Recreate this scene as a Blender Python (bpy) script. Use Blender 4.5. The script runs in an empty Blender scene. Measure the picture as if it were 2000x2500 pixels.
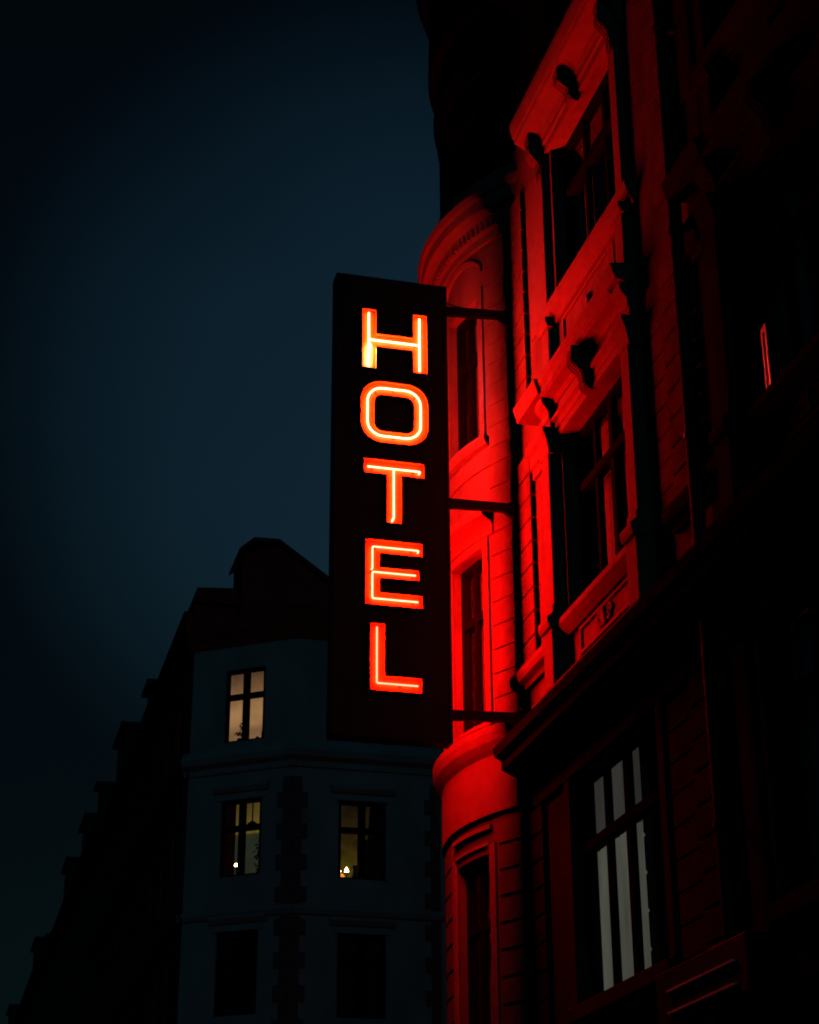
import bpy, bmesh, math, random
from mathutils import Vector
random.seed(7)
R = math.radians
C = bpy.context.scene.collection
sc = bpy.context.scene

# ------------------------------------------------------------------ camera
CAMX, CAMZ = -6.4, 1.6
TH, YAW, ROLL = R(24.8), R(14.6), R(0.3)
cam_d = bpy.data.cameras.new('camera'); cam = bpy.data.objects.new('camera', cam_d); C.objects.link(cam)
sc.camera = cam
fw = Vector((math.sin(YAW)*math.cos(TH), math.cos(YAW)*math.cos(TH), math.sin(TH)))
rt = Vector((math.cos(YAW), -math.sin(YAW), 0)); up = rt.cross(fw)
r2 = rt*math.cos(ROLL) - up*math.sin(ROLL); u2 = up*math.cos(ROLL) + rt*math.sin(ROLL)
from mathutils import Matrix
m = Matrix((r2, u2, -fw)).transposed().to_4x4(); m.translation = Vector((CAMX, 0, CAMZ))
cam.matrix_world = m
cam_d.sensor_fit = 'VERTICAL'; cam_d.sensor_height = 24.0; cam_d.sensor_width = 19.2
cam_d.lens = 4511.0/2500.0*24.0
cam_d.clip_start = 0.1; cam_d.clip_end = 5000

# ------------------------------------------------------------------ world (late dusk sky)
SUN_EL, SUN_AZ = -1.5, 60.0
W = bpy.data.worlds.new('World'); sc.world = W; W.use_nodes = True
nt = W.node_tree; bg = nt.nodes['Background']
sky = nt.nodes.new('ShaderNodeTexSky'); sky.sky_type = 'NISHITA'; sky.sun_disc = False
sky.sun_elevation = R(SUN_EL); sky.sun_rotation = R(SUN_AZ)
sky.air_density = 1.0; sky.dust_density = 0.6; sky.ozone_density = 3.0
tc = nt.nodes.new('ShaderNodeTexCoord')
no = nt.nodes.new('ShaderNodeTexNoise'); no.inputs['Scale'].default_value = 2.6; no.inputs['Detail'].default_value = 3.0
mr = nt.nodes.new('ShaderNodeMapRange'); mr.inputs['From Min'].default_value = 0.3; mr.inputs['From Max'].default_value = 0.7
mr.inputs['To Min'].default_value = 0.72; mr.inputs['To Max'].default_value = 1.15
mx = nt.nodes.new('ShaderNodeMix'); mx.data_type = 'RGBA'; mx.blend_type = 'MULTIPLY'; mx.inputs[0].default_value = 1.0
nt.links.new(tc.outputs['Generated'], no.inputs['Vector']); nt.links.new(no.outputs['Fac'], mr.inputs['Value'])
nt.links.new(sky.outputs[0], mx.inputs[6]); nt.links.new(mr.outputs[0], mx.inputs[7])
tint = nt.nodes.new('ShaderNodeMix'); tint.data_type = 'RGBA'; tint.blend_type = 'MULTIPLY'; tint.inputs[0].default_value = 1.0
tint.inputs[7].default_value = (0.80, 1.36, 0.88, 1)
# vignette put into the sky colour: bright lobe around one view direction
GD = (fw*4511 + r2*(980-1000) - u2*(1000-1250)).normalized()
nrm = nt.nodes.new('ShaderNodeVectorMath'); nrm.operation = 'NORMALIZE'; nt.links.new(tc.outputs['Generated'], nrm.inputs[0])
dot = nt.nodes.new('ShaderNodeVectorMath'); dot.operation = 'DOT_PRODUCT'; dot.inputs[1].default_value = GD; nt.links.new(nrm.outputs[0], dot.inputs[0])
gl = nt.nodes.new('ShaderNodeMapRange'); gl.interpolation_type = 'SMOOTHSTEP'
gl.inputs['From Min'].default_value = math.cos(R(14)); gl.inputs['From Max'].default_value = math.cos(R(1)); gl.inputs['To Min'].default_value = 0.25; gl.inputs['To Max'].default_value = 1.30
nt.links.new(dot.outputs['Value'], gl.inputs['Value'])
mg = nt.nodes.new('ShaderNodeMix'); mg.data_type = 'RGBA'; mg.blend_type = 'MULTIPLY'; mg.inputs[0].default_value = 1.0
nt.links.new(mx.outputs[2], mg.inputs[6]); nt.links.new(gl.outputs[0], mg.inputs[7])
nt.links.new(mg.outputs[2], tint.inputs[6]); nt.links.new(tint.outputs[2], bg.inputs['Color'])
bg.inputs['Strength'].default_value = 0.10

fill_lamp_d = bpy.data.lights.new('fill_lamp', 'SUN'); fill_lamp = bpy.data.objects.new('fill_lamp', fill_lamp_d); C.objects.link(fill_lamp)
fill_lamp_d.energy = 0.028; fill_lamp_d.angle = R(40); fill_lamp_d.color = (0.10, 0.80, 1.0)  # added teal fill from behind the camera, apart from the sky's sun
fill_lamp.rotation_euler = Vector((0.25, 1.0, -0.45)).to_track_quat('-Z', 'Y').to_euler()

sc.view_settings.view_transform = 'Standard'; sc.view_settings.look = 'None'
sc.view_settings.exposure = 0.0; sc.view_settings.gamma = 1.0
sc.cycles.use_denoising = True
sc.cycles.pixel_filter_type = 'BLACKMAN_HARRIS'; sc.cycles.filter_width = 1.9
sc.cycles.sample_clamp_indirect = 12.0
sc.cycles.max_bounces = 6
sc.cycles.diffuse_bounces = 0

# ------------------------------------------------------------------ materials
def mat(name, col, rough=0.8, var=0.0, scale=3.0, bump=0.0, bscale=30.0, metal=0.0, spec=0.3, stretch=(1, 1, 1)):
    M = bpy.data.materials.new(name); M.use_nodes = True; n = M.node_tree; b = n.nodes['Principled BSDF']
    b.inputs['Base Color'].default_value = (*col, 1); b.inputs['Roughness'].default_value = rough
    b.inputs['Metallic'].default_value = metal; b.inputs['Specular IOR Level'].default_value = spec
    if var or bump:
        t = n.nodes.new('ShaderNodeTexCoord'); mp = n.nodes.new('ShaderNodeMapping')
        mp.inputs['Scale'].default_value = stretch
        n.links.new(t.outputs['Object'], mp.inputs['Vector'])
    if var:
        a = n.nodes.new('ShaderNodeTexNoise'); a.inputs['Scale'].default_value = scale; a.inputs['Detail'].default_value = 8; a.inputs['Roughness'].default_value = 0.65
        r = n.nodes.new('ShaderNodeMapRange'); r.inputs['From Min'].default_value = 0.3; r.inputs['From Max'].default_value = 0.7
        r.inputs['To Min'].default_value = 1-var; r.inputs['To Max'].default_value = 1+var*0.6
        x = n.nodes.new('ShaderNodeMix'); x.data_type = 'RGBA'; x.blend_type = 'MULTIPLY'; x.inputs[0].default_value = 1
        x.inputs[6].default_value = (*col, 1)
        n.links.new(mp.outputs[0], a.inputs['Vector']); n.links.new(a.outputs['Fac'], r.inputs['Value'])
        n.links.new(r.outputs[0], x.inputs[7]); n.links.new(x.outputs[2], b.inputs['Base Color'])
    if bump:
        a = n.nodes.new('ShaderNodeTexNoise'); a.inputs['Scale'].default_value = bscale; a.inputs['Detail'].default_value = 6
        p = n.nodes.new('ShaderNodeBump'); p.inputs['Strength'].default_value = bump; p.inputs['Distance'].default_value = 0.02
        n.links.new(mp.outputs[0], a.inputs['Vector']); n.links.new(a.outputs['Fac'], p.inputs['Height']); n.links.new(p.outputs[0], b.inputs['Normal'])
    return M

def emit(name, col, strength, kind=None, var=0.0, scale=4.0):
    M = bpy.data.materials.new(name); M.use_nodes = True; n = M.node_tree
    n.nodes.remove(n.nodes['Principled BSDF']); e = n.nodes.new('ShaderNodeEmission')
    e.inputs['Color'].default_value = (*col, 1); e.inputs['Strength'].default_value = strength
    n.links.new(e.outputs[0], n.nodes['Material Output'].inputs['Surface'])
    if var:
        t = n.nodes.new('ShaderNodeTexCoord'); a = n.nodes.new('ShaderNodeTexNoise'); a.inputs['Scale'].default_value = scale; a.inputs['Detail'].default_value = 5
        mp = n.nodes.new('ShaderNodeMapping'); mp.inputs['Scale'].default_value = (1, 1, 0.35)
        r = n.nodes.new('ShaderNodeMapRange'); r.inputs['From Min'].default_value = 0.3; r.inputs['From Max'].default_value = 0.7
        r.inputs['To Min'].default_value = strength*(1-var); r.inputs['To Max'].default_value = strength*(1+var)
        n.links.new(t.outputs['Object'], mp.inputs[0]); n.links.new(mp.outputs[0], a.inputs['Vector']); n.links.new(a.outputs['Fac'], r.inputs['Value']); n.links.new(r.outputs[0], e.inputs['Strength'])
    return M

def glass_mat(name, tint=(0.8, 0.85, 0.85), mixf=0.25, rough=0.02):
    M = bpy.data.materials.new(name); M.use_nodes = True; n = M.node_tree
    n.nodes.remove(n.nodes['Principled BSDF'])
    g = n.nodes.new('ShaderNodeBsdfGlossy'); g.inputs['Roughness'].default_value = rough; g.inputs['Color'].default_value = (1, 1, 1, 1)
    t = n.nodes.new('ShaderNodeBsdfTransparent'); t.inputs['Color'].default_value = (*tint, 1)
    f = n.nodes.new('ShaderNodeFresnel'); f.inputs['IOR'].default_value = 1.5
    x = n.nodes.new('ShaderNodeMixShader')
    lw = n.nodes.new('ShaderNodeLayerWeight'); lw.inputs['Blend'].default_value = 0.5
    n.nodes.remove(f)
    pw = n.nodes.new('ShaderNodeMath'); pw.operation = 'POWER'; pw.inputs[1].default_value = 5.0; n.links.new(lw.outputs['Facing'], pw.inputs[0])
    ma = n.nodes.new('ShaderNodeMath'); ma.operation = 'MULTIPLY_ADD'; ma.inputs[1].default_value = 0.9; ma.inputs[2].default_value = 0.05; n.links.new(pw.outputs[0], ma.inputs[0])
    n.links.new(ma.outputs[0], x.inputs[0]); n.links.new(t.outputs[0], x.inputs[1]); n.links.new(g.outputs[0], x.inputs[2])
    n.links.new(x.outputs[0], n.nodes['Material Output'].inputs['Surface'])
    return M

def tube_mat(name, strength):
    return emit(name, (1.0, 0.0035, 0.0012), strength)

MT = dict(
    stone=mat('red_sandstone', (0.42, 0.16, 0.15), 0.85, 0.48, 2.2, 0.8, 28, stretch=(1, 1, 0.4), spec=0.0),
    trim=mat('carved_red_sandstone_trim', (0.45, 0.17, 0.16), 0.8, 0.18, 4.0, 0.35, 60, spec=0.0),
    stone_low=mat('dimmed_lower_stone', (0.06, 0.035, 0.035), 0.8, 0.25, 2.5, 0.5, 45, spec=0.0),  # falloff of the red light below the cornice put into the colour
    tower_low=mat('dimmed_lower_render', (0.26, 0.10, 0.095), 0.85, 0.25, 1.6, 0.45, 40, spec=0.0),  # lower tower darkened, the neon's falloff is set in its colour
    dimmed_stone=mat('falloff_darkened_stone', (0.045, 0.028, 0.030), 0.85, 0.25, 2.2, 0.5, 45, spec=0.0),  # front stone darkened so the bays fade away from the sign
    dimmed_pier=mat('falloff_darkened_pier', (0.20, 0.085, 0.08), 0.85, 0.45, 2.2, 0.8, 28, spec=0.0),  # pier strip darkened, light falloff right of the sign is in the colour
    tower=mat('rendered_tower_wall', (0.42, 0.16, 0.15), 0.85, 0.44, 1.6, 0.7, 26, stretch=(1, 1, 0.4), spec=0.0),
    frame=mat('dark_window_paint', (0.014, 0.013, 0.013), 0.9, 0.2, 8.0, spec=0.0),
    glass=glass_mat('window_glass'),
    curtain=mat('grey_lace_curtain', (0.5, 0.40, 0.40), 0.95, 0.25, 9, stretch=(1, 6, 1)),
    room=mat('dark_room', (0.02, 0.02, 0.02), 0.9, 0.2, 2),
    iron=mat('black_sign_steel', (0.012, 0.011, 0.011), 0.5, 0.3, 6, 0.1, 40),
    face=mat('black_enamel_panel', (0.022, 0.018, 0.018), 0.5, 0.35, 5, 0.08, 30),
    enamel=mat('amber_enamel_channel', (0.36, 0.32, 0.02), 0.5, 0.3, 14),
    clip=mat('sooty_tube_clip', (0.02, 0.015, 0.012), 0.7, 0.2, 30),
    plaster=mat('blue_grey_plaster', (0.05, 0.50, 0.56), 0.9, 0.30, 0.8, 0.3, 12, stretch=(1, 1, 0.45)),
    plaster2=mat('shade_dark_plaster', (0.05, 0.05, 0.05), 0.9, 0.3, 0.7, 0.3, 12),  # darker copy of the plaster, shade of the street side put into the colour
    brick=mat('dark_quoin_brick', (0.02, 0.12, 0.15), 0.9, 0.3, 3, 0.4, 20),
    slatewall=mat('slate_cladding', (0.012, 0.013, 0.015), 0.8, 0.3, 6, 0.4, 18, spec=0.05),
    slate=mat('slate_roof', (0.035, 0.037, 0.04), 0.6, 0.3, 4, 0.3, 14),
    tile=mat('red_clay_roof', (0.10, 0.045, 0.035), 0.8, 0.3, 5, 0.5, 18),
    pipe=mat('zinc_downpipe', (0.03, 0.03, 0.034), 0.75, 0.2, 6, spec=0.1),
    asphalt=mat('asphalt', (0.05, 0.05, 0.052), 0.85, 0.3, 2, 0.4, 60),
    paving=mat('granite_paving', (0.16, 0.155, 0.15), 0.8, 0.3, 4, 0.3, 30),
    dark=mat('dark_object', (0.015, 0.02, 0.018), 0.7, 0.3, 20),
    clay=mat('terracotta_pot', (0.12, 0.05, 0.03), 0.8, 0.2, 20),
)

# ------------------------------------------------------------------ mesh builder
class MB:
    def __init__(s): s.v = []; s.f = []; s.mi = []; s.cur = 0
    def quad(s, *idx): s.f.append(tuple(idx)); s.mi.append(s.cur)
    def add(s, vs): k = len(s.v); s.v += [tuple(p) for p in vs]; return k
    def box(s, x0, x1, y0, y1, z0, z1, M=None):
        vs = [(x, y, z) for x in (x0, x1) for y in (y0, y1) for z in (z0, z1)]
        if M: vs = [tuple(M @ Vector(p)) for p in vs]
        k = s.add(vs)
        for q in ((0, 1, 3, 2), (4, 6, 7, 5), (0, 4, 5, 1), (2, 3, 7, 6), (0, 2, 6, 4), (1, 5, 7, 3)): s.quad(*[k+i for i in q])
        return s
    def prism(s, prof, a0, a1, fn):
        """prof: list of 2-d points; fn(p, a) -> xyz"""
        n = len(prof); k = s.add([fn(p, a0) for p in prof] + [fn(p, a1) for p in prof])
        for i in range(n): s.quad(k+i, k+(i+1) % n, k+n+(i+1) % n, k+n+i)
        s.quad(*[k+i for i in range(n)][::-1]); s.quad(*[k+n+i for i in range(n)])
        return s
    def along_y(s, prof, y0, y1): return s.prism(prof, y0, y1, lambda p, a: (p[0], a, p[1]))
    def sweep(s, rings, close=False, caps=True):
        n = len(rings[0]); ks = [s.add(r) for r in rings]; m = len(rings)
        for j in range(m if close else m-1):
            a, b = ks[j], ks[(j+1) % m]
            for i in range(n): s.quad(a+i, a+(i+1) % n, b+(i+1) % n, b+i)
        if caps and not close:
            s.quad(*[ks[0]+i for i in range(n)][::-1]); s.quad(*[ks[-1]+i for i in range(n)])
        return s
    def cyl(s, c, r, z0, z1, n=16, r1=None):
        r1 = r if r1 is None else r1
        return s.sweep([[(c[0]+q*math.cos(2*math.pi*i/n), c[1]+q*math.sin(2*math.pi*i/n), z) for i in range(n)] for q, z in ((r, z0), (r1, z1))])
    def lathe(s, c, prof, n=16):
        return s.sweep([[(c[0]+q*math.cos(2*math.pi*i/n), c[1]+q*math.sin(2*math.pi*i/n), z) for i in range(n)] for q, z in prof])
    def build(s, name, mats, parent=None, smooth=False, recalc=True, bevel=0):
        me = bpy.data.meshes.new(name); me.from_pydata(s.v, [], s.f)
        if not isinstance(mats, (list, tuple)): mats = [mats]
        for m_ in mats: me.materials.append(m_)
        me.polygons.foreach_set('material_index', s.mi)
        if recalc:
            b = bmesh.new(); b.from_mesh(me); bmesh.ops.recalc_face_normals(b, faces=b.faces); b.to_mesh(me); b.free()
        if smooth: me.polygons.foreach_set('use_smooth', [True]*len(me.polygons))
        o = bpy.data.objects.new(name, me); C.objects.link(o)
        if bevel:
            md = o.modifiers.new('bevel', 'BEVEL'); md.width = bevel; md.segments = 2; md.limit_method = 'ANGLE'; md.angle_limit = R(40)
        if parent: o.parent = parent
        return o

def thing(name, label, cat, group=None):
    o = bpy.data.objects.new(name, None); C.objects.link(o); o['label'] = label; o['category'] = cat
    if group: o['group'] = group
    o.empty_display_size = 0.2
    return o
def tag(o, label, cat, group=None):
    o['label'] = label; o['category'] = cat
    if group: o['group'] = group
    return o
def struct(o): o['kind'] = 'structure'; return o

def grid_wall(mb, us, zs, openings, fn, depth):
    """front sheet with rectangular openings and their reveals. fn(u, z, d) -> xyz"""
    us = sorted(set([round(u, 5) for u in us] + [round(u, 5) for o in openings for u in o[:2]]))
    zs = sorted(set([round(z, 5) for z in zs] + [round(z, 5) for o in openings for z in o[2:4]]))
    vid = {}
    def V(i, j, d=0):
        if (i, j, d) not in vid: vid[(i, j, d)] = mb.add([fn(us[i], zs[j], d)])
        return vid[(i, j, d)]
    def hole(i, j):
        if not (0 <= i < len(us)-1 and 0 <= j < len(zs)-1): return None
        u = (us[i]+us[i+1])/2; z = (zs[j]+zs[j+1])/2
        return any(o[0] < u < o[1] and o[2] < z < o[3] for o in openings)
    for i in range(len(us)-1):
        for j in range(len(zs)-1):
            if not hole(i, j):
                mb.quad(V(i, j), V(i+1, j), V(i+1, j+1), V(i, j+1))
                if hole(i+1, j): mb.quad(V(i+1, j), V(i+1, j+1), V(i+1, j+1, depth), V(i+1, j, depth))
                if hole(i-1, j): mb.quad(V(i, j), V(i, j+1), V(i, j+1, depth), V(i, j, depth))
                if hole(i, j+1): mb.quad(V(i, j+1), V(i+1, j+1), V(i+1, j+1, depth), V(i, j+1, depth))
                if hole(i, j-1): mb.quad(V(i, j), V(i+1, j), V(i+1, j, depth), V(i, j, depth))
    return mb

# ================================================================== GROUND
g = MB(); g.quad(*[g.add([p])for p in ((-400, -200, 0), (400, -200, 0), (400, 900, 0), (-400, 900, 0))])
struct(g.build('ground', MT['asphalt']))
g = MB(); g.box(-2.6, 0.0, -30, 24.5, -0.1, 0.13); struct(g.build('pavement', MT['paving'], bevel=0.015))
g = MB(); g.box(-2.6, 14.0, 44.0, 48.0, -0.1, 0.13); g.box(-2.6, 0.0, 48.0, 260, -0.1, 0.131)
struct(g.build('pavement', MT['paving'], bevel=0.015))

# ================================================================== HOTEL
hotel = thing('hotel_building', 'ornate stone hotel with round corner tower, lit red by the neon sign', 'building')
YC = [16.585, 16.585-4.77, 16.585-9.54, 16.585-14.31]
YEND = 19.42
TC = (2.36, 20.88); TR = 2.78
TOP = 20.7
# window openings per storey: (half width, z0, z1)
ST = {0: (1.35, 0.9, 3.3), 1: (1.23, 4.84, 7.22), 2: (1.055, 8.95, 11.18), 3: (1.055, 12.92, 15.10), 4: (1.0, 16.9, 18.0)}
PW_Y = 13.84
dimmed_front = thing('dimmed_front_bays', 'front bays right of the downpipe, their stone darkened to fade out the red light', 'building')  # further bays split off as a building to carry the darkened stone
ops = [(yc-h, yc+h, z0, z1) for yc in YC[:1] for h, z0, z1 in ST.values()]
def front(y0, y1, parent, ops, m_attic, m_low, m_main):
    fn = lambda u, z, d: (d, u, z)
    w = MB(); grid_wall(w, [y0, y1], [16.06, TOP], [o for o in ops if o[2] > 16], fn, 0.24); w.build('attic_wall', MT[m_attic], parent, recalc=False)
    w = MB(); grid_wall(w, [y0, y1], [0, 7.9], [o for o in ops if o[2] < 7.9], fn, 0.24); w.build('lower_wall', MT[m_low], parent, recalc=False)
    w = MB(); grid_wall(w, [y0, y1], [7.9, 16.06], [o for o in ops if 7.9 < o[2] < 16], fn, 0.24); w.build('wall', MT[m_main], parent, recalc=False)
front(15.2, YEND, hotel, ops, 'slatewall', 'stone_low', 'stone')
front(PW_Y, 15.2, hotel, [], 'slatewall', 'stone_low', 'dimmed_pier')
front(-2.0, PW_Y-0.004, dimmed_front, [(yc-h, yc+h, z0, z1) for yc in YC[1:] for h, z0, z1 in ST.values()], 'slatewall', 'dimmed_stone', 'dimmed_stone')
b = MB(); b.box(0.3, 9.0, -2.02, -1.99, 0, TOP); b.build('side_wall', MT['dimmed_stone'], dimmed_front)
b = MB(); b.box(9.0, 9.2, -2.0, PW_Y-0.01, 0, TOP); b.build('rear_wall', MT['dimmed_stone'], dimmed_front)
b = MB(); b.box(1.6, 1.62, -1.9, PW_Y-0.1, 0.1, TOP-0.1); b.build('room_partition', MT['room'], dimmed_front)
b = MB(); b.prism([(-0.2, TOP+0.45), (9.0, TOP+0.45), (7.0, TOP+3.2), (1.6, TOP+3.0)], -2.0, PW_Y-0.01, lambda p, a: (p[0], a, p[1])); b.build('roof', MT['slate'], dimmed_front)
b = MB()
b.box(9.0, 9.2, PW_Y, 22.5, 0, TOP); b.box(2.2, 9.0, 22.45, 22.6, 0, TOP)
b.build('rear_wall', MT['stone'], hotel)
b = MB(); b.box(1.6, 1.62, PW_Y+0.1, 18.4, 0.1, TOP-0.1); b.build('room_partition', MT['room'], hotel)
b = MB(); b.prism([(-0.2, TOP+0.45), (9.0, TOP+0.45), (7.0, TOP+3.2), (1.6, TOP+3.0)], PW_Y, 22.0, lambda p, a: (p[0], a, p[1]))
b.build('roof', MT['slate'], hotel)

CUR = [hotel]
def moulding(name, prof, y0, y1, m='trim', parent=None, bevel=0.0):
    parent = parent or CUR[0]
    if parent is dimmed_front and m != 'slatewall': m = 'dimmed_stone'
    if y0 < -1 and y1 > PW_Y:
        MB().along_y(prof, y0, PW_Y-0.004).build(name, MT['dimmed_stone' if m != 'slatewall' else m], dimmed_front); y0 = PW_Y
    return MB().along_y(prof, y0, y1).build(name, MT[m], parent, bevel=bevel)

def window_unit(yc, hw, z0, z1, x, parent, lights=4, transom=0.68, curtain='curtain', label=None, cols=None, fn=None):
    """casement window in the opening; x = depth of the glass. fn maps (u, z, d) to xyz."""
    f = fn or (lambda u, z, d: (d, u, z))
    def bx(mb, u0, u1, za, zb, d0, d1):
        vs = [f(u, z, d) for d in (d0, d1) for u in (u0, u1) for z in (za, zb)]
        k = mb.add(vs)
        for q in ((0, 1, 3, 2), (4, 6, 7, 5), (0, 4, 5, 1), (2, 3, 7, 6), (0, 2, 6, 4), (1, 5, 7, 3)): mb.quad(*[k+i for i in q])
    zt = z0+(z1-z0)*transom
    fr = MB()
    j = 0.07
    bx(fr, yc-hw, yc-hw+j, z0, z1, x-0.05, x+0.05); bx(fr, yc+hw-j, yc+hw, z0, z1, x-0.05, x+0.05)
    bx(fr, yc-hw+j, yc+hw-j, z0, z0+0.09, x-0.051, x+0.05); bx(fr, yc-hw+j, yc+hw-j, z1-0.08, z1, x-0.051, x+0.05)
    bx(fr, yc-hw+j, yc+hw-j, zt-0.05, zt+0.05, x-0.065, x+0.052)
    cw = (2*hw-2*j)/lights
    for k in range(1, lights):
        u = yc-hw+j+k*cw; t = 0.055 if (lights == 4 and k == 2) else 0.036
        for za, zb in ((z0+0.09, zt-0.05), (zt+0.05, z1-0.08)): bx(fr, u-t, u+t, za, zb, x-0.04, x+0.03)
    s = 0.022
    for k in range(lights):
        ua, ub = yc-hw+j+k*cw, yc-hw+j+(k+1)*cw
        for za, zb in ((z0+0.09, zt-0.05), (zt+0.05, z1-0.08)):
            bx(fr, ua+0.037, ua+0.037+s, za, zb, x-0.02, x+0.02); bx(fr, ub-0.037-s, ub-0.037, za, zb, x-0.02, x+0.02)
    win = fr.build('window', MT['frame'], parent)
    if label: win['label'] = label
    pn = MB(); k = pn.add([f(yc-hw+j, z0+0.09, x), f(yc+hw-j, z0+0.09, x), f(yc+hw-j, z1-0.08, x), f(yc-hw+j, z1-0.08, x)]); pn.quad(k, k+1, k+2, k+3); pn.build('pane', MT['glass'], win)
    if curtain:
        # hanging curtains with folds, drawn in several widths
        for (a, c_) in (cols or ((yc-hw+0.02, yc-0.25*hw), (yc+0.25*hw, yc+hw-0.02))):
            cu = MB(); n = max(8, int(abs(c_-a)/0.035)); top = []; bot = []
            for i in range(n+1):
                u = a+(c_-a)*i/n; d = x+0.125+0.018*math.sin(i*1.9)+0.01*math.sin(i*0.7+2)
                top.append(f(u, z1-0.05, d)); bot.append(f(u, z0+0.06, d))
            k0 = cu.add(top); k1 = cu.add(bot)
            for i in range(n): cu.quad(k0+i, k0+i+1, k1+i+1, k1+i)
            cu.build('curtain', MT[curtain], win, smooth=True, recalc=False)
    return win

MT['lit_curtain'] = emit('lamplit_grey_curtain', (1.0, 0.96, 0.74), 0.085, var=0.25, scale=2.2)
MT['lit_curtain_top'] = emit('dimmer_upper_curtain', (1.0, 0.90, 0.78), 0.038, var=0.25, scale=2.2)
MT['lit_warm'] = emit('warm_lit_blind', (1.0, 0.52, 0.22), 0.22, var=0.2, scale=1.5)

def edge_tassels(win_y, x):
    for k in range(4):
        z = 5.20+k*0.37
        mb = MB(); mb.lathe((x, win_y), [(0.002, z-0.03), (0.018, z-0.012), (0.022, z), (0.016, z+0.014), (0.002, z+0.03)], 8); mb.build('tassel', MT['lit_curtain'], LITWIN[0], smooth=True)
LITWIN = [None]
def console(y, hw, z0, z1, d, name='console', parent=None, x0=0.0):
    """scrolled bracket: S profile in x-z, extruded along y, with a smaller fluted block below"""
    h = z1-z0
    pr = [(x0, z1), (x0-d, z1), (x0-d, z1-0.12*h), (x0-d*0.92, z1-0.2*h), (x0-d*0.98, z1-0.3*h), (x0-d*0.93, z1-0.42*h), (x0-d*0.72, z1-0.52*h),
          (x0-d*0.52, z1-0.60*h), (x0-d*0.42, z1-0.72*h), (x0-d*0.46, z1-0.82*h), (x0-d*0.36, z1-0.93*h), (x0-d*0.15, z0), (x0, z0)]
    mb = MB(); mb.along_y(pr, y-hw, y+hw)
    for k in (-0.6, 0, 0.6):
        pr2 = [(a-0.014 if a < x0-0.01 else a, z) for a, z in pr[2:-1]] + [(x0-0.02, z0+0.02), (x0-0.02, z1-0.12*h)]
        mb.along_y(pr2, y+hw*k-hw*0.14, y+hw*k+hw*0.14)
    return mb.build(name, TR_(), parent or CUR[0])

def scroll_panel(y0, y1, z0, z1, x, name='carved_panel', plain=False):
    """apron panel: frame strips and a pair of volutes"""
    mb = MB(); t = 0.04
    mb.box(x-0.025, x, y0, y1, z1-t, z1); mb.box(x-0.025, x, y0, y1, z0, z0+t)
    mb.box(x-0.025, x, y0, y0+t, z0+t, z1-t); mb.box(x-0.025, x, y1-t, y1, z0+t, z1-t)
    zc = (z0+z1)/2; yc = (y0+y1)/2; rr = (z1-z0)*0.30
    for sg in (() if plain else (-1, 1)):
        rings = []
        for i in range(26):
            a = i/25*3.6*math.pi; q = rr*(1-i/30); cy = yc+sg*(rr*1.1+0.03)
            py, pz = cy+sg*q*math.cos(a), zc+q*math.sin(a)
            ry, rz = sg*math.cos(a), math.sin(a); t2 = 0.03*(1-i/50)
            rings.append([(x+0.004, py-ry*t2, pz-rz*t2), (x-0.028, py-ry*t2*0.5, pz-rz*t2*0.5), (x-0.028, py+ry*t2*0.5, pz+rz*t2*0.5), (x+0.004, py+ry*t2, pz+rz*t2)])
        mb.sweep(rings)
    mb.along_y([(x, zc-0.12), (x-0.04, zc-0.09), (x-0.055, zc+0.07), (x-0.02, zc+0.12), (x, zc+0.12)], yc-0.05, yc+0.05)
    return mb.build(name, TR_(), CUR[0])

# --- string cornices running the whole front
moulding('string_cornice', [(0, 7.20), (-0.06, 7.20), (-0.06, 7.36), (-0.12, 7.40), (-0.16, 7.50), (-0.30, 7.54), (-0.42, 7.60), (-0.42, 7.70), (-0.50, 7.74), (-0.52, 7.84), (0, 7.95)], -2, 18.95, 'dimmed_stone')  # darkened stone here too, the cornice's dimness is in the colour
moulding('string_cornice', [(0, 3.75), (-0.08, 3.75), (-0.12, 3.9), (-0.30, 3.96), (-0.34, 4.1), (0, 4.16)], -2, YEND)
moulding('main_cornice', [(0, 18.1), (-0.1, 18.1), (-0.14, 18.3), (-0.45, 18.36), (-0.5, 18.5), (-0.62, 18.6), (-0.62, 18.72), (0, 18.9)], -2, 18.9, 'slatewall')
moulding('main_cornice', [(0, 19.1), (-0.15, 19.15), (-0.4, 19.3), (-0.7, 19.45), (-0.72, 19.6), (-0.2, 19.85), (0, 19.85)], -2, 19.0, 'slatewall')

# --- piers with rusticated blocks, between and beside the bays
def pier(y0, y1, x=-0.07):
    for za, zb in ((4.2, 7.18), (8.88, 11.5), (12.2, 15.2)):
        n = max(1, round((zb-za)/0.30)); h = (zb-za)/n; mb = MB()
        for i in range(n):
            z0 = za+i*h; z1 = z0+h-0.022
            mb.box(x, -0.001, y0, y1, z0, z1)
        mb.build('rusticated_pier', MT['stone_low' if zb < 8 else 'dimmed_pier' if y1 < 15.3 else 'stone'], hotel, bevel=0.010)
pier(18.67, 19.40)
pier(YC[0]-2.685, YC[0]-2.085)
# shallow coursing lines on the wall beside the piers
def coursing(y0, y1, za, zb):
    mb = MB(); n = round((zb-za)/0.30); h = (zb-za)/n
    for i in range(n): mb.box(-0.018, -0.001, y0, y1, za+i*h, za+(i+1)*h-0.018)
    return mb.build('coursed_wall_face', MT['stone_low' if zb < 8 else 'dimmed_pier'], hotel, bevel=0.006)
yc = YC[0]; coursing(yc-2.083, yc-1.42, 8.88, 11.5); coursing(yc-2.083, yc-1.42, 4.2, 7.15)

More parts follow.
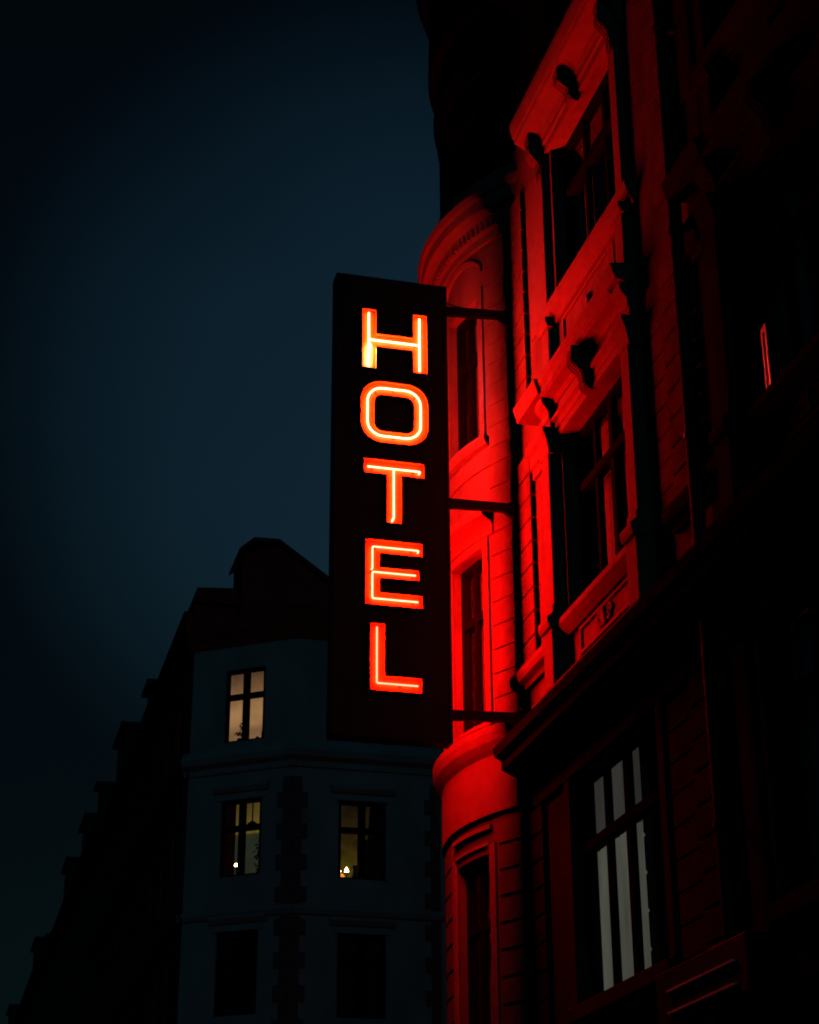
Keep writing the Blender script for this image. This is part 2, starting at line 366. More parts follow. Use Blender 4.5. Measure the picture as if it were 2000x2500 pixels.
TR_ = lambda: MT['trim' if CUR[0] is hotel else 'dimmed_stone']
TL_ = lambda: MT['stone_low' if CUR[0] is hotel else 'dimmed_stone']
def bay(yc, first=False):
    # ---------- storey 1 (lamplit in the first bay)
    h, z0, z1 = ST[1]
    if first:
        LITWIN[0] = window_unit(yc, h, z0, z1, 0.15, CUR[0], curtain=None, label='tall window lit grey from inside through drawn curtains')
        zt = z0+(z1-z0)*0.68
        for a, c_, za, zb, m_ in ((16.63, 17.22, z0-0.1, zt, 'lit_curtain'), (17.23, yc+h+0.35, z0-0.1, zt, 'lit_curtain'), (16.63, 17.22, zt, z1+0.2, 'lit_curtain_top'), (17.23, yc+h+0.35, zt, z1+0.2, 'lit_curtain_top')):
            cu = MB(); n = int((c_-a)/0.03); top = []; bot = []
            for i in range(n+1):
                u = a+(c_-a)*i/n; d = 0.275+0.02*math.sin(i*1.3)+0.01*math.sin(i*0.6+2)
                top.append((d, u, zb)); bot.append((d+0.004*math.sin(i*2.1), u, za))
            k0 = cu.add(top); k1 = cu.add(bot)
            for i in range(n): cu.quad(k0+i, k0+i+1, k1+i+1, k1+i)
            cu.build('curtain', MT[m_], LITWIN[0], smooth=True, recalc=False)
    else:
        window_unit(yc, h, z0, z1, 0.15, CUR[0])
    s = MB(); s.box(-0.12, 0.10, yc-h-0.12, yc+h+0.12, z0-0.16, z0-0.002); s.build('window_sill', TL_(), CUR[0], bevel=0.015)
    s = MB(); s.prism([(yc-h-0.16, z0), (yc-h, z0), (yc-h, z1), (yc+h, z1), (yc+h, z0), (yc+h+0.16, z0), (yc+h+0.16, z1+0.12), (yc-h-0.16, z1+0.12)], -0.05, 0.0, lambda p, a: (a, p[0], p[1]))
    s.build('window_surround', TL_(), CUR[0], bevel=0.012)
    # ---------- storey 2: aedicule
    h, z0, z1 = ST[2]
    window_unit(yc, h, z0, z1, 0.20, CUR[0], cols=((yc-h-0.1, yc+0.05), (yc+0.45, yc+h+0.3)))
    # pedestal zone
    moulding('pedestal_base', [(0, 7.96), (-0.14, 7.97), (-0.28, 8.03), (-0.30, 8.10), (0, 8.17)], yc-1.62, yc+1.60)
    moulding('wing_sill', [(0, 8.62), (-0.06, 8.62), (-0.08, 8.67), (-0.15, 8.70), (-0.17, 8.76), (-0.17, 8.82), (0, 8.86)], yc+1.45, yc+2.77)
    moulding('sill_moulding', [(0, 8.74), (-0.05, 8.74), (-0.10, 8.80), (-0.14, 8.86), (-0.14, 8.93), (0, 8.948)], yc-1.15, yc+1.15)
    scroll_panel(yc-0.75, yc+0.75, 8.42, 8.73, 0.0)
    for sg in (-1, 1):
        a, c_ = (yc+1.165, yc+1.40) if sg > 0 else (yc-1.385, yc-1.165)
        p = MB(); p.box(-0.20, 0, a-0.03, c_+0.03, 8.17, 8.86)
        p.along_y([(0, 8.86), (-0.23, 8.86), (-0.25, 8.92), (-0.25, 8.98), (-0.19, 9.04), (0, 9.04)], a-0.05, c_+0.05)
        p.build('pedestal', TR_(), CUR[0], bevel=0.008)
        p = MB(); p.box(-0.15, 0, a, c_, 9.04, 10.98); p.box(-0.175, 0, a-0.02, c_+0.02, 9.042, 9.14)
        pl = p.build('pilaster', TR_(), CUR[0], bevel=0.008)
        k = MB(); k.along_y([(0, 10.98), (-0.155, 10.98), (-0.165, 11.08), (-0.185, 11.18), (-0.215, 11.25), (-0.22, 11.31), (0, 11.31)], a-0.04, c_+0.04)
        k.build('capital', TR_(), pl)
        # ressaut of the entablature over the pilaster
        r_ = MB(); r_.along_y([(0, 11.312), (-0.11, 11.312), (-0.11, 11.42), (-0.13, 11.44), (-0.13, 11.52), (-0.15, 11.56), (-0.20, 11.62), (-0.21, 11.70), (0, 11.74)], a-0.01, c_+0.01)
        r_.along_y([(0, 11.742), (-0.25, 11.742), (-0.26, 11.78), (-0.28, 11.84), (-0.30, 11.92), (0, 11.97)], a-0.02, yc+1.93 if sg > 0 else c_+0.03)
        r_.build('entablature_break', TR_(), CUR[0])
    for a, c_ in ((yc-1.164, yc-h), (yc+h, yc+1.164)): MB().box(-0.02, 0, a, c_, 8.95, 11.18).build('window_surround', TR_(), CUR[0])
    moulding('architrave', [(0, 11.182), (-0.05, 11.182), (-0.05, 11.27), (-0.065, 11.28), (-0.065, 11.36), (-0.10, 11.39), (-0.10, 11.43), (-0.04, 11.44), (-0.04, 11.60), (0, 11.60)], yc-1.16, yc+1.16)
    moulding('cornice', [(0, 11.602), (-0.06, 11.602), (-0.09, 11.66), (-0.19, 11.69), (-0.22, 11.72), (-0.22, 11.80), (-0.25, 11.85), (-0.26, 11.90), (0, 11.95)], yc-1.15, yc+1.15)
    moulding('wing_architrave', [(0, 11.08), (-0.03, 11.08), (-0.03, 11.20), (-0.06, 11.22), (-0.06, 11.36), (-0.10, 11.40), (-0.12, 11.47), (0, 11.52)], yc+1.45, yc+2.08)
    console(yc, 0.085, 11.17, 11.69, 0.24, x0=-0.04)
    # ---------- apron between cornice and upper sill
    for sg in (-1, 1):
        a = yc+sg*1.22
        p = MB(); p.box(-0.11, 0, a-0.12, a+0.12, 11.95, 12.60)
        p.along_y([(0, 12.60), (-0.13, 12.60), (-0.16, 12.66), (-0.16, 12.72), (0, 12.74)], a-0.17, a+0.17); p.build('apron_pedestal', TR_(), CUR[0], bevel=0.008)
    scroll_panel(yc-0.85, yc+0.85, 12.00, 12.60, 0.0, plain=True)
    moulding('sill_moulding', [(0, 12.64), (-0.04, 12.64), (-0.06, 12.70), (-0.10, 12.76), (-0.13, 12.84), (-0.13, 12.90), (0.08, 12.918)], yc-1.52, yc+1.50)
    # ---------- storey 3
    h, z0, z1 = ST[3]
    window_unit(yc, h, z0, z1, 0.20, CUR[0], lights=3, cols=((yc-h-0.1, yc-0.45), (yc+0.55, yc+h+0.3)))
    for sg in (-1, 1):
        a, c_ = (yc+1.17, yc+1.36) if sg > 0 else (yc-1.36, yc-1.17)
        p = MB(); p.box(-0.09, 0, a, c_, 12.93, 15.09); p.build('pilaster_strip', TR_(), CUR[0], bevel=0.008)
        console((a+c_)/2, 0.07, 14.72, 15.40, 0.24)
    s = MB(); s.along_y([(0, 12.93), (-0.02, 12.93), (-0.02, 15.10), (0, 15.10)], yc+1.36, yc+2.0); s.build('wall_panel', TR_(), CUR[0])
    moulding('architrave', [(0, 15.102), (-0.05, 15.102), (-0.05, 15.20), (-0.08, 15.22), (-0.08, 15.29), (0, 15.29)], yc-1.45, yc+1.45)
    moulding('hood_cornice', [(0, 15.292), (-0.09, 15.292), (-0.12, 15.36), (-0.15, 15.38), (-0.30, 15.47), (-0.31, 15.52), (-0.33, 15.54), (-0.36, 15.66), (-0.36, 15.74), (0, 16.0)], yc-1.45, yc+1.52)
    console(yc, 0.075, 15.00, 15.42, 0.26, x0=-0.03)
    # ---------- storey 4 (in the shade of the main cornice)
    h, z0, z1 = ST[4]
    window_unit(yc, h, z0, z1, 0.20, CUR[0], lights=4, transom=0.6, curtain=None)
    # ---------- ground floor
    h, z0, z1 = ST[0]
    window_unit(yc, h, z0, z1, 0.20, CUR[0], lights=3, transom=0.75, curtain=None)
    s = MB(); s.box(-0.10, 0.1, yc-h-0.05, yc+h+0.05, z0-0.14, z0-0.002); s.build('window_sill', TR_(), CUR[0])
bay(YC[0], True)
edge_tassels(16.615, 0.275)
CUR[0] = dimmed_front
for yc in YC[1:]: bay(yc)
CUR[0] = hotel

# opened casement leaf of the second bay that catches the neon
def leaf(y, x, z0, z1, w_, ang):
    mb = MB(); M_ = Matrix.Translation((x, y, 0)) @ Matrix.Rotation(ang, 4, 'Z')
    for a in ((0, 0.05, z0, z1), (w_-0.05, w_, z0, z1), (0.05, w_-0.05, z0, z0+0.06), (0.05, w_-0.05, z1-0.06, z1)): mb.box(-0.006, 0.006, a[0], a[1], a[2], a[3], M_)
    o = mb.build('open_casement', MT['leaf_paint'], dimmed_front)
    
MT['leaf_paint'] = mat('white_casement_paint', (0.75, 0.72, 0.68), 0.35, 0.1, 8)
CUR[0] = dimmed_front
leaf(12.36, -0.05, 8.96, 9.62, 0.15, R(-9))

CUR[0] = hotel
# ---------------- corner tower
def tp(r, deg, z): a = R(deg); return (TC[0]-r*math.cos(a), TC[1]-r*math.sin(a), z)
PHI0, PHI1 = -150.0, 40.0
TW = [10.6-45*k for k in range(4)]
TH_ = 9.0
tops = []
for pc in TW:
    for z0, z1 in ((0.9, 3.2), (4.7, 6.93), (8.46, 10.73), (12.22, 14.34), (16.55, 17.3)): tops.append((pc-TH_, pc+TH_, z0, z1))
t = MB(); us = [PHI0+i*(PHI1-PHI0)/76 for i in range(77)]
grid_wall(t, us, [16.0, TOP], [o for o in tops if o[2] > 16], lambda u, z, d: tp(TR-0.03-d, u, z), 0.20)
t.build('corner_tower_attic_wall', MT['slatewall'], hotel, recalc=False)
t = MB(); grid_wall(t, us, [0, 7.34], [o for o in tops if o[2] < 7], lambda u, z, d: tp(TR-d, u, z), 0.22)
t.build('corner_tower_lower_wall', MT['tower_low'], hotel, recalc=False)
t = MB(); grid_wall(t, us, [7.34, 8.0, 15.1, 16.0], [o for o in tops if 7 < o[2] < 16], lambda u, z, d: tp(TR-d, u, z), 0.22)
t.build('corner_tower_wall', MT['tower'], hotel, recalc=False)
t = MB(); t.cyl(TC, TR-1.1, 0.1, TOP-0.1, 24); t.build('room_partition', MT['room'], hotel)

def arc(name, prof, a0=PHI0, a1=PHI1, m='trim', step=2.5, parent=hotel):
    n = max(2, int(abs(a1-a0)/step)); mb = MB()
    mb.sweep([[tp(TR+r, a0+(a1-a0)*i/n, z) for r, z in prof] for i in range(n+1)])
    return mb.build(name, MT[m], parent)
E_ = -0.02
arc('tower_string_course', [(E_, 7.36), (0.05, 7.36), (0.05, 8.05), (0.09, 8.10), (0.14, 8.18), (0.16, 8.28), (0.16, 8.36), (E_, 8.42)])
arc('tower_string_course', [(E_, 3.8), (0.1, 3.82), (0.22, 4.0), (0.22, 4.15), (E_, 4.25)])
arc('tower_string_course', [(E_, 11.80), (0.02, 11.80), (0.03, 11.94), (0.035, 12.0), (E_, 12.01)])
arc('tower_cornice', [(E_, 15.05), (0.05, 15.05), (0.05, 15.16), (0.08, 15.20), (0.10, 15.30), (0.12, 15.34), (0.17, 15.40), (0.23, 15.43), (0.24, 15.56), (0.28, 15.60), (0.30, 15.68), (0.26, 15.74), (0.22, 15.80), (0.16, 15.95), (E_, 16.05)])
# dentils under the cornice
d = MB(); k = PHI0
while k < PHI1-1.5:
    vs = [tp(TR+r, a, z) for r in (0.06, 0.125) for a in (k, k+1.0) for z in (15.205, 15.335)]
    q0 = d.add(vs)
    for q in ((0, 1, 3, 2), (4, 6, 7, 5), (0, 4, 5, 1), (2, 3, 7, 6), (0, 2, 6, 4), (1, 5, 7, 3)): d.quad(*[q0+i for i in q])
    k += 2.0
d.build('dentil_band', MT['trim'], hotel)
arc('tower_neck_moulding', [(E_-0.04, 17.85), (0.0, 17.9), (0.03, 18.15), (0.05, 18.22), (0.05, 18.28), (-0.03, 18.32), (E_-0.04, 18.32)], m='slatewall')
arc('tower_upper_cornice', [(E_-0.04, 18.93), (0.10, 18.95), (0.12, 19.0), (0.10, 20.12), (0.05, 20.2), (0.12, 20.35), (0.24, 20.6), (0.30, 20.8), (0.30, 21.1), (E_-0.04, 21.2)], m='slatewall')
# conical roof
t = MB(); t.lathe(TC, [(TR+0.2, 21.15), (TR+0.05, 21.4), (TR-0.3, 22.2), (TR-1.3, 23.6), (0.35, 26.0), (0.12, 26.9), (0.05, 28.2)], 48); t.build('spire_roof', MT['slate'], hotel)
# rusticated piers of the tower, windows and their trims
def tpier(a0, a1, za, zb, out=0.022, joint=0.022):
    mb = MB(); n = round((zb-za)/0.30); h = (zb-za)/n; m_ = max(2, int(abs(a1-a0)/2.0))
    for i in range(n):
        z0 = za+i*h; z1 = z0+h-joint
        mb.sweep([[tp(TR+r, a0+(a1-a0)*q/m_, z) for r, z in ((E_, z0), (out, z0), (out, z1), (E_, z1))] for q in range(m_+1)])
    return mb.build('rusticated_tower_pier', MT['tower_low' if zb < 7.4 else 'tower'], hotel, bevel=0.006)
for k, pc in enumerate(TW):
    p0 = pc+TH_+3.2; p1 = min(pc+45-TH_-3.2, PHI1)
    tpier(p0, p1, 8.44, 11.78); tpier(p0, p1, 12.04, 15.0, out=0.012, joint=0.012); tpier(p0, p1, 4.3, 7.3, out=0.02, joint=0.035)
    f = lambda u, z, d_, pc=pc: tp(TR-d_, u, z)
    for zi, (z0, z1) in enumerate(((0.9, 3.2), (4.7, 6.93), (8.46, 10.73), (12.22, 14.34), (16.55, 17.3))):
        # degrees act as the u unit, so scale the frame widths
        def f2(u, z, d_, pc=pc): return tp(TR-d_, pc+(u)*20.6, z)
        window_unit(0.0, TH_/20.6, z0, z1, 0.16, hotel, lights=2, transom=0.66, fn=f2, curtain='curtain' if zi in (1, 2, 3) else None,
                    cols=((-TH_/20.6+0.03, -0.02), (0.05, TH_/20.6-0.03)) if zi != 2 else ((-TH_/20.6+0.02, 0.12),))
        if zi in (2,):
            arc('window_hood', [(E_, 10.86), (0.04, 10.86), (0.04, 10.98), (0.08, 11.02), (0.20, 11.06), (0.22, 11.14), (0.16, 11.20), (E_, 11.24)], pc-TH_-4, pc+TH_+4.5)
            arc('window_frieze', [(E_, 10.74), (0.025, 10.74), (0.025, 10.855), (E_, 10.855)], pc-TH_-2.2, pc+TH_+2.2)
        if zi in (3,):
            # blind segmental arch over the window
            mb = MB(); rings = []
            for i in range(17):
                s_ = -1+2*i/16; aa = pc+s_*(TH_+2.2); zc = 14.52+0.42*math.sqrt(max(0, 1-(s_*0.92)**2))
                rings.append([tp(TR+r, aa, zc+dz) for r, dz in ((E_, 0), (0.035, 0.0), (0.05, 0.06), (0.03, 0.08), (E_, 0.08))])
            mb.sweep(rings); mb.build('arched_label', MT['trim'], hotel)
        if zi in (1,):
            arc('window_panel', [(E_, 7.02), (0.03, 7.02), (0.03, 7.06), (E_, 7.06)], pc-TH_, pc+TH_)
            arc('window_panel', [(E_, 7.20), (0.05, 7.20), (0.05, 7.25), (E_, 7.25)], pc-TH_-1, pc+TH_+1)
        if zi in (1, 2, 3):
            for sg in (-1, 1):
                a = pc+sg*TH_; arc('window_surround', [(E_, z0), (0.03, z0), (0.03, z1+0.1), (E_, z1+0.1)], min(a, a+sg*2.2), max(a, a+sg*2.2), step=1)
            arc('window_sill', [(E_, z0-0.14), (0.06, z0-0.12), (0.10, z0-0.05), (0.10, z0-0.003), (-0.10, z0-0.002), (-0.10, z0-0.14)], pc-TH_-3.5, pc+TH_+3.5)

# slatted shutter strips at the shop front below the second pier
aw = thing('shop_shutter', 'grey slatted metal shutter box low on the hotel front near the corner of the view', 'shutter')
for i in range(5):
    z = 3.62-i*0.0
mb = MB(); mb.box(-0.26, -0.02, 13.3, 15.2, 4.20, 4.66); mb.build('housing', MT['iron'], aw, bevel=0.01)
for i, z in enumerate((4.47, 4.29)):
    mb = MB(); mb.box(-0.29, -0.262, 13.5, 14.9, z-0.012, z+0.012); mb.build('slat', MT['leaf_paint'], aw, bevel=0.004)

# downpipe beside the pier
mb = MB(); mb.cyl((-0.17, 13.76), 0.065, 0.13, 18.05, 16)
dp = mb.build('downpipe', MT['pipe'], None, smooth=False); tag(dp, 'dark zinc downpipe running down the hotel front between two bays', 'downpipe')
for z in (3.0, 5.6, 9.2, 11.4, 13.8, 16.4):
    b = MB(); b.cyl((-0.17, 13.76), 0.08, z, z+0.05, 16); b.box(-0.16, -0.001, 13.73, 13.79, z+0.005, z+0.045); b.build('bracket', MT['iron'], dp)

# ================================================================== SIGN
S_ = 19.12/19.25
def sx(x): return -6.4+(x+6.4)*S_
def sz(z): return 1.6+(z-1.6)*S_
YF, RIM = 19.12, 0.046
YB = YF+2*RIM+0.21      # far front plane
sign = thing('hotel_sign', 'tall black hotel sign on steel arms with red-orange neon letters spelling HOTEL', 'neon sign')
mb = MB(); x0, x1, z0, z1 = sx(-2.30), sx(-0.875), sz(7.985), sz(14.01)
mb.box(x0, x1, YF+RIM, YB-RIM, z0, z1)
cab = mb.build('cabinet', MT['face'], sign, bevel=0.012)
mb = MB()
for yy, o in ((YF+RIM-0.008, 0), (YB-RIM, 0)):
    for q in ((x0+0.002, x1-0.002, z1-0.05, z1-0.002), (x0+0.002, x1-0.002, z0+0.002, z0+0.05), (x0+0.002, x0+0.04, z0+0.05, z1-0.05), (x1-0.04, x1-0.002, z0+0.05, z1-0.05)):
        mb.box(q[0], q[1], yy, yy+0.008, q[2], q[3])
mb.build('edge_trim', MT['iron'], cab, bevel=0.002)
XC = -1.57
for zz in (8.2, 13.8):
    for xx in (-2.2, -1.0):
        b_ = MB(); b_.box(sx(xx)-0.012, sx(xx)+0.012, YF+RIM-0.012, YF+RIM, sz(zz)-0.012, sz(zz)+0.012); b_.build('bolt', MT['iron'], cab, bevel=0.004)
def rr(x0, x1, z0, z1, r, n=10, top_bulge=1.0):
    pts = []
    for cx, cz, a0 in ((x1-r, z1-r, 0), (x0+r, z1-r, 90), (x0+r, z0+r, 180), (x1-r, z0+r, 270)):
        for i in range(n+1):
            a = R(a0+90*i/n); pts.append((cx+r*math.cos(a), cz+r*math.sin(a)))
    return pts
LET = {
 'H': ([[(-1.98, 12.68), (-1.79, 12.68), (-1.79, 12.985), (-1.338, 12.985), (-1.338, 12.68), (-1.142, 12.68), (-1.142, 13.52), (-1.334, 13.52), (-1.334, 13.18), (-1.79, 13.18), (-1.79, 13.52), (-1.98, 13.52)]],
       [[(-1.89, 13.466), (-1.886, 12.715)], [(-1.243, 13.466), (-1.243, 12.72)], [(-1.876, 13.085), (-1.262, 13.085)]]),
 'O': (None, [rr(-1.90, -1.235, 11.77, 12.425, 0.19, 8)]),
 'T': ([[(-1.951, 11.25), (-1.667, 11.25), (-1.667, 10.62), (-1.475, 10.62), (-1.475, 11.25), (-1.195, 11.25), (-1.195, 11.448), (-1.951, 11.448)]],
       [[(-1.897, 11.341), (-1.245, 11.341), (-1.268, 11.305)], [(-1.574, 11.325), (-1.574, 10.70), (-1.60, 10.645)]]),
 'E': ([[(-1.925, 9.566), (-1.225, 9.566), (-1.225, 9.732), (-1.742, 9.732), (-1.742, 9.908), (-1.266, 9.908), (-1.266, 10.048), (-1.742, 10.048), (-1.742, 10.22), (-1.225, 10.22), (-1.225, 10.396), (-1.925, 10.396)]],
       [[(-1.288, 10.272), (-1.272, 10.305), (-1.832, 10.305), (-1.832, 10.03), (-1.845, 10.01)], [(-1.31, 9.984), (-1.832, 9.984), (-1.832, 9.652), (-1.283, 9.652)]]),
 'L': ([[(-1.863, 8.526), (-1.243, 8.526), (-1.243, 8.715), (-1.68, 8.715), (-1.68, 9.347), (-1.863, 9.347)]],
       [[(-1.776, 9.30), (-1.776, 8.622), (-1.29, 8.622)]]),
}
CLIPS = {'H': [(-1.89, 13.37), (-1.243, 13.38), (-1.243, 12.76), (-1.30, 13.085), (-1.886, 12.8)], 'O': [(-1.568, 12.415), (-1.57, 11.77), (-1.80, 12.37), (-1.31, 12.35)], 'T': [(-1.84, 11.33), (-1.33, 11.33), (-1.574, 10.95), (-1.59, 10.66)],
         'E': [(-1.80, 10.295), (-1.36, 10.295), (-1.34, 9.975), (-1.845, 9.99), (-1.34, 9.642), (-1.835, 9.80)], 'L': [(-1.776, 9.27), (-1.776, 8.95), (-1.34, 8.612), (-1.50, 8.615)]}
# (red output near face, red output far face, green part of the near tube): the top letters burn more orange, the low ones purer red
STR = {'H': (0.40, 0.18, 5.2), 'O': (0.66, 0.45, 4.0), 'T': (1.15, 1.10, 2.4), 'E': (1.28, 1.35, 1.4), 'L': (0.9, 1.0, 0.85)}
PW = 440.0
TUBE = {(k, True): emit('neon_tube_%s' % k.lower(), (1.0, v[2]/(PW*v[0]), v[2]*0.5/(PW*v[0])), PW*v[0]) for k, v in STR.items()}
TUBE.update({(k, False): emit('neon_tube_far_%s' % k.lower(), (1.0, v[2]/(PW*v[1]), v[2]*0.5/(PW*v[1])), PW*v[1]) for k, v in STR.items()})

MT['hot'] = emit('hot_electrode', (1.0, 0.75, 1.0), 60.0)
def offset_loop(pts, d):
    n = len(pts); area = sum(pts[i][0]*pts[(i+1) % n][1]-pts[(i+1) % n][0]*pts[i][1] for i in range(n)); sg = 1 if area > 0 else -1
    out = []
    for i in range(n):
        p0, p1, p2 = pts[i-1], pts[i], pts[(i+1) % n]
        e1 = Vector((p1[0]-p0[0], p1[1]-p0[1])).normalized(); e2 = Vector((p2[0]-p1[0], p2[1]-p1[1])).normalized()
        n1 = Vector((-e1.y, e1.x))*sg; n2 = Vector((-e2.y, e2.x))*sg
        b_ = (n1+n2); b_ = b_/max(0.3, b_.length_squared)*2
        out.append((p1[0]+b_.x*d, p1[1]+b_.y*d))
    return out

def tube_mesh(mb, path, y, r, closed=False, n=8):
    # round the corners
    if not closed:
        q = [path[0]]
        for i in range(1, len(path)-1):
            a, b_, c_ = [Vector(p) for p in (path[i-1], path[i], path[i+1])]
            l = min(0.02, (a-b_).length*0.45, (c_-b_).length*0.45)
            p0 = b_+(a-b_).normalized()*l; p1 = b_+(c_-b_).normalized()*l
            for t_ in (0, 0.33, 0.67, 1): q.append(tuple((1-t_)**2*p0+2*t_*(1-t_)*b_+t_*t_*p1))
        q.append(path[-1]); path = q
    m_ = len(path); rings = []
    for i in range(m_):
        a = Vector(path[i-1] if (i > 0 or closed) else path[i]); c_ = Vector(path[(i+1) % m_] if (i < m_-1 or closed) else path[i])
        t_ = (c_-a).normalized(); nn = Vector((-t_.y, t_.x)); p = Vector(path[i])
        rings.append([(p.x+nn.x*r*math.cos(2*math.pi*k/n), y+r*math.sin(2*math.pi*k/n), p.y+nn.y*r*math.cos(2*math.pi*k/n)) for k in range(n)])
    mb.sweep(rings, close=closed)

def letter(ch, near):
    fx = (lambda x: sx(x)) if near else (lambda x: sx(2*XC-x))
    yf = YF if near else YB; dy = 1 if near else -1
    P = lambda pts: [(fx(a), sz(b)) for a, b in pts]
    mb = MB()   # slot 0 enamel, slot 1 black outside
    loops, tubes = LET[ch]
    yb = yf+dy*(RIM-0.003)
    def wall(loop, inside):
        lo = P(loop); li = offset_loop(lo, 0.007 if inside else -0.007); n = len(lo)
        rows = [(lo, yb), (lo, yf), (li, yf), (li, yb)]
        ks = [mb.add([(a, y, b) for a, b in l]) for l, y in rows]
        for r_ in range(3):
            mb.cur = 1 if r_ == 0 else 0
            for i in range(n): mb.quad(ks[r_]+i, ks[r_]+(i+1) % n, ks[r_+1]+(i+1) % n, ks[r_+1]+i)
        mb.cur = 0
        return li
    if ch == 'O':
        lo = wall(rr(-1.993, -1.137, 11.67, 12.515, 0.27, 10), True); li = wall(rr(-1.812, -1.328, 11.835, 12.32, 0.10, 10), False)
        n = len(lo); k0 = mb.add([(a, yb, b) for a, b in lo]); k1 = mb.add([(a, yb, b) for a, b in li])
        for i in range(n): mb.quad(k0+i, k0+(i+1) % n, k1+(i+1) % n, k1+i)
    else:
        lo = wall(loops[0], True); k0 = mb.add([(a, yb, b) for a, b in lo]); mb.quad(*[k0+i for i in range(len(lo))])
    o = mb.build('letter_'+ch.lower(), [MT['enamel'], MT['face']], sign, recalc=False)
    o['label'] = 'glowing open channel letter %s' % ch + ('' if near else ', on the far face')
    yt = yf+dy*0.012
    for pth in tubes:
        t_ = MB(); pp = P(pth)
        if ch == 'O':
            # leave the small joint at the top middle open
            cx = fx(-1.568); idx = min(range(len(pp)), key=lambda i: abs(pp[i][0]-cx)+(0 if pp[i][1] > sz(12.1) else 9))
            pp = pp[idx+1:]+pp[:idx+1]
            # insert points so that the ends meet at the joint
            top = sz(12.425)
            pp = [(cx-(0.008 if near else -0.008), top-0.012), (cx-(0.02 if near else -0.02), top)]+[p for p in pp]+[(cx+(0.02 if near else -0.02), top), (cx+(0.008 if near else -0.008), top-0.012)]
            if (pp[2][0]-cx)*(pp[1][0]-cx) < 0: pp = [pp[0], pp[1]]+pp[2:-2][::-1]+pp[-2:]
        tube_mesh(t_, pp, yt, 0.0105)
        t_.build('neon_tube', TUBE[(ch, near)], o, smooth=True, recalc=False)
    if ch == 'H':      # the feed electrode burns much hotter than the rest of the tube
        t_ = MB(); tube_mesh(t_, P([(-1.875, 13.02), (-1.885, 12.88), (-1.885, 12.73)]), yf+dy*0.028, 0.012)
        t_.build('tube_electrode', MT['hot'], o, smooth=True, recalc=False)
    for cx, cz in CLIPS[ch]:
        k = MB(); a, b_ = fx(cx), sz(cz); k.box(a-0.008, a+0.008, min(yt+dy*0.012, yb-dy*0.002), max(yt+dy*0.012, yb-dy*0.002), b_-0.016, b_+0.004); k.build('tube_clip', MT['clip'], o)
for near in (True, False):
    for ch in 'HOTEL': letter(ch, near)

# steel arms with haunched ends
ym = (YF+YB)/2
for za, zb in ((13.69, 13.75), (11.025, 11.06), (8.365, 8.41)):
    mb = MB(); h = 0.115
    xa, xb = x1-0.01, -0.058
    pr = [(xa, za), (xa, za-h), (-0.22, zb-0.012-h), (-0.06, zb-0.21), (xb, zb-0.21), (xb, zb+0.01), (-0.10, zb+0.01), (-0.16, zb-0.02)]
    mb.prism(pr, ym-0.035, ym+0.035, lambda p, a: (p[0], a, p[1]))
    mb.box(xb-0.012, xb+0.004, ym-0.08, ym+0.08, zb-0.24, zb+0.05)
    mb.build('support_arm', MT['iron'], sign, bevel=0.006)
pts = [Vector((x1-0.02, ym+0.06, 13.80)), Vector((-0.60, ym+0.06, 13.74)), Vector((-0.35, ym+0.06, 13.78)), Vector((-0.12, ym+0.05, 13.92)), Vector((-0.075, ym+0.05, 14.4)), Vector((-0.075, ym+0.05, 15.0))]
mb = MB(); mb.sweep([[tuple(p+Vector((0.011*math.cos(a), 0.011*math.sin(a), 0.008*math.cos(a)))) for a in (0, 1.57, 3.14, 4.71)] for p in pts]); mb.build('feed_cable', MT['iron'], sign, smooth=True)
# pale cable clamp glints under the cabinet
for xx in (-1.86, -1.62):
    mb = MB(); mb.box(sx(xx)-0.05, sx(xx)+0.05, ym-0.03, ym+0.03, z0-0.03, z0-0.001); mb.build('drain_flange', MT['pipe'], sign)

# ================================================================== FAR CORNER BLOCK
blk = thing('corner_apartment_block', 'grey plaster corner block with a cut corner, dark quoins and lit windows', 'building')
A = Vector((0, 48.5)); CD = Vector((math.sin(R(54.4)), -math.cos(R(54.4)))); LCH = 3.1
C2 = A+CD*LCH
def ch(u, z, d):   # chamfer face: u from street corner
    n = Vector((CD.y, -CD.x)); n = n if n.y < 0 else -n
    p = A+CD*u-n*d; return (p.x, p.y, z)
def fr_(u, z, d): return (u, C2.y+d, z)      # side-street face
def stf(u, z, d): return (d, u, z)           # street face
ZR = 20.2
cops = [(1.02, 2.22, 16.97, 19.05), (1.02, 2.22, 13.28, 15.35), (1.02, 2.22, 9.7, 11.84), (1.02, 2.22, 6.0, 8.2), (0.9, 2.3, 1.0, 3.6)]
w = MB(); grid_wall(w, [0, LCH], [0, ZR], cops, ch, 0.18)
sops = [(x, x+1.3, a, b) for x in (3.78, 8.0, 12.0, 16.0) for a, b in ((17.0, 19.0), (13.15, 15.25), (9.6, 11.73), (6.0, 8.1), (1.0, 3.5))]
grid_wall(w, [C2.x, 20], [0, ZR], sops, fr_, 0.18)
YE = 74.0
tops_ = [(y, y+1.1, a, b) for y in (50.2+2.35*i for i in range(10)) for a, b in ((17.2, 19.0), (13.3, 15.3), (9.7, 11.8), (6.0, 8.0), (1.0, 3.4))]
w.build('wall', MT['plaster'], blk, recalc=False)
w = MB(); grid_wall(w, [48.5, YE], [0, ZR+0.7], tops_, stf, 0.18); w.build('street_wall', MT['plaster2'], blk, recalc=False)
w = MB(); w.box(1.5, 1.6, 50.5, YE-0.2, 0.1, ZR-0.1); w.box(4.2, 19.8, C2.y+2.5, C2.y+2.6, 0.1, ZR-0.1); w.box(19.8, 20, C2.y, YE, 0, ZR); w.box(0.3, 20, YE-0.1, YE, 0, ZR); w.build('room_partition', MT['room'], blk)

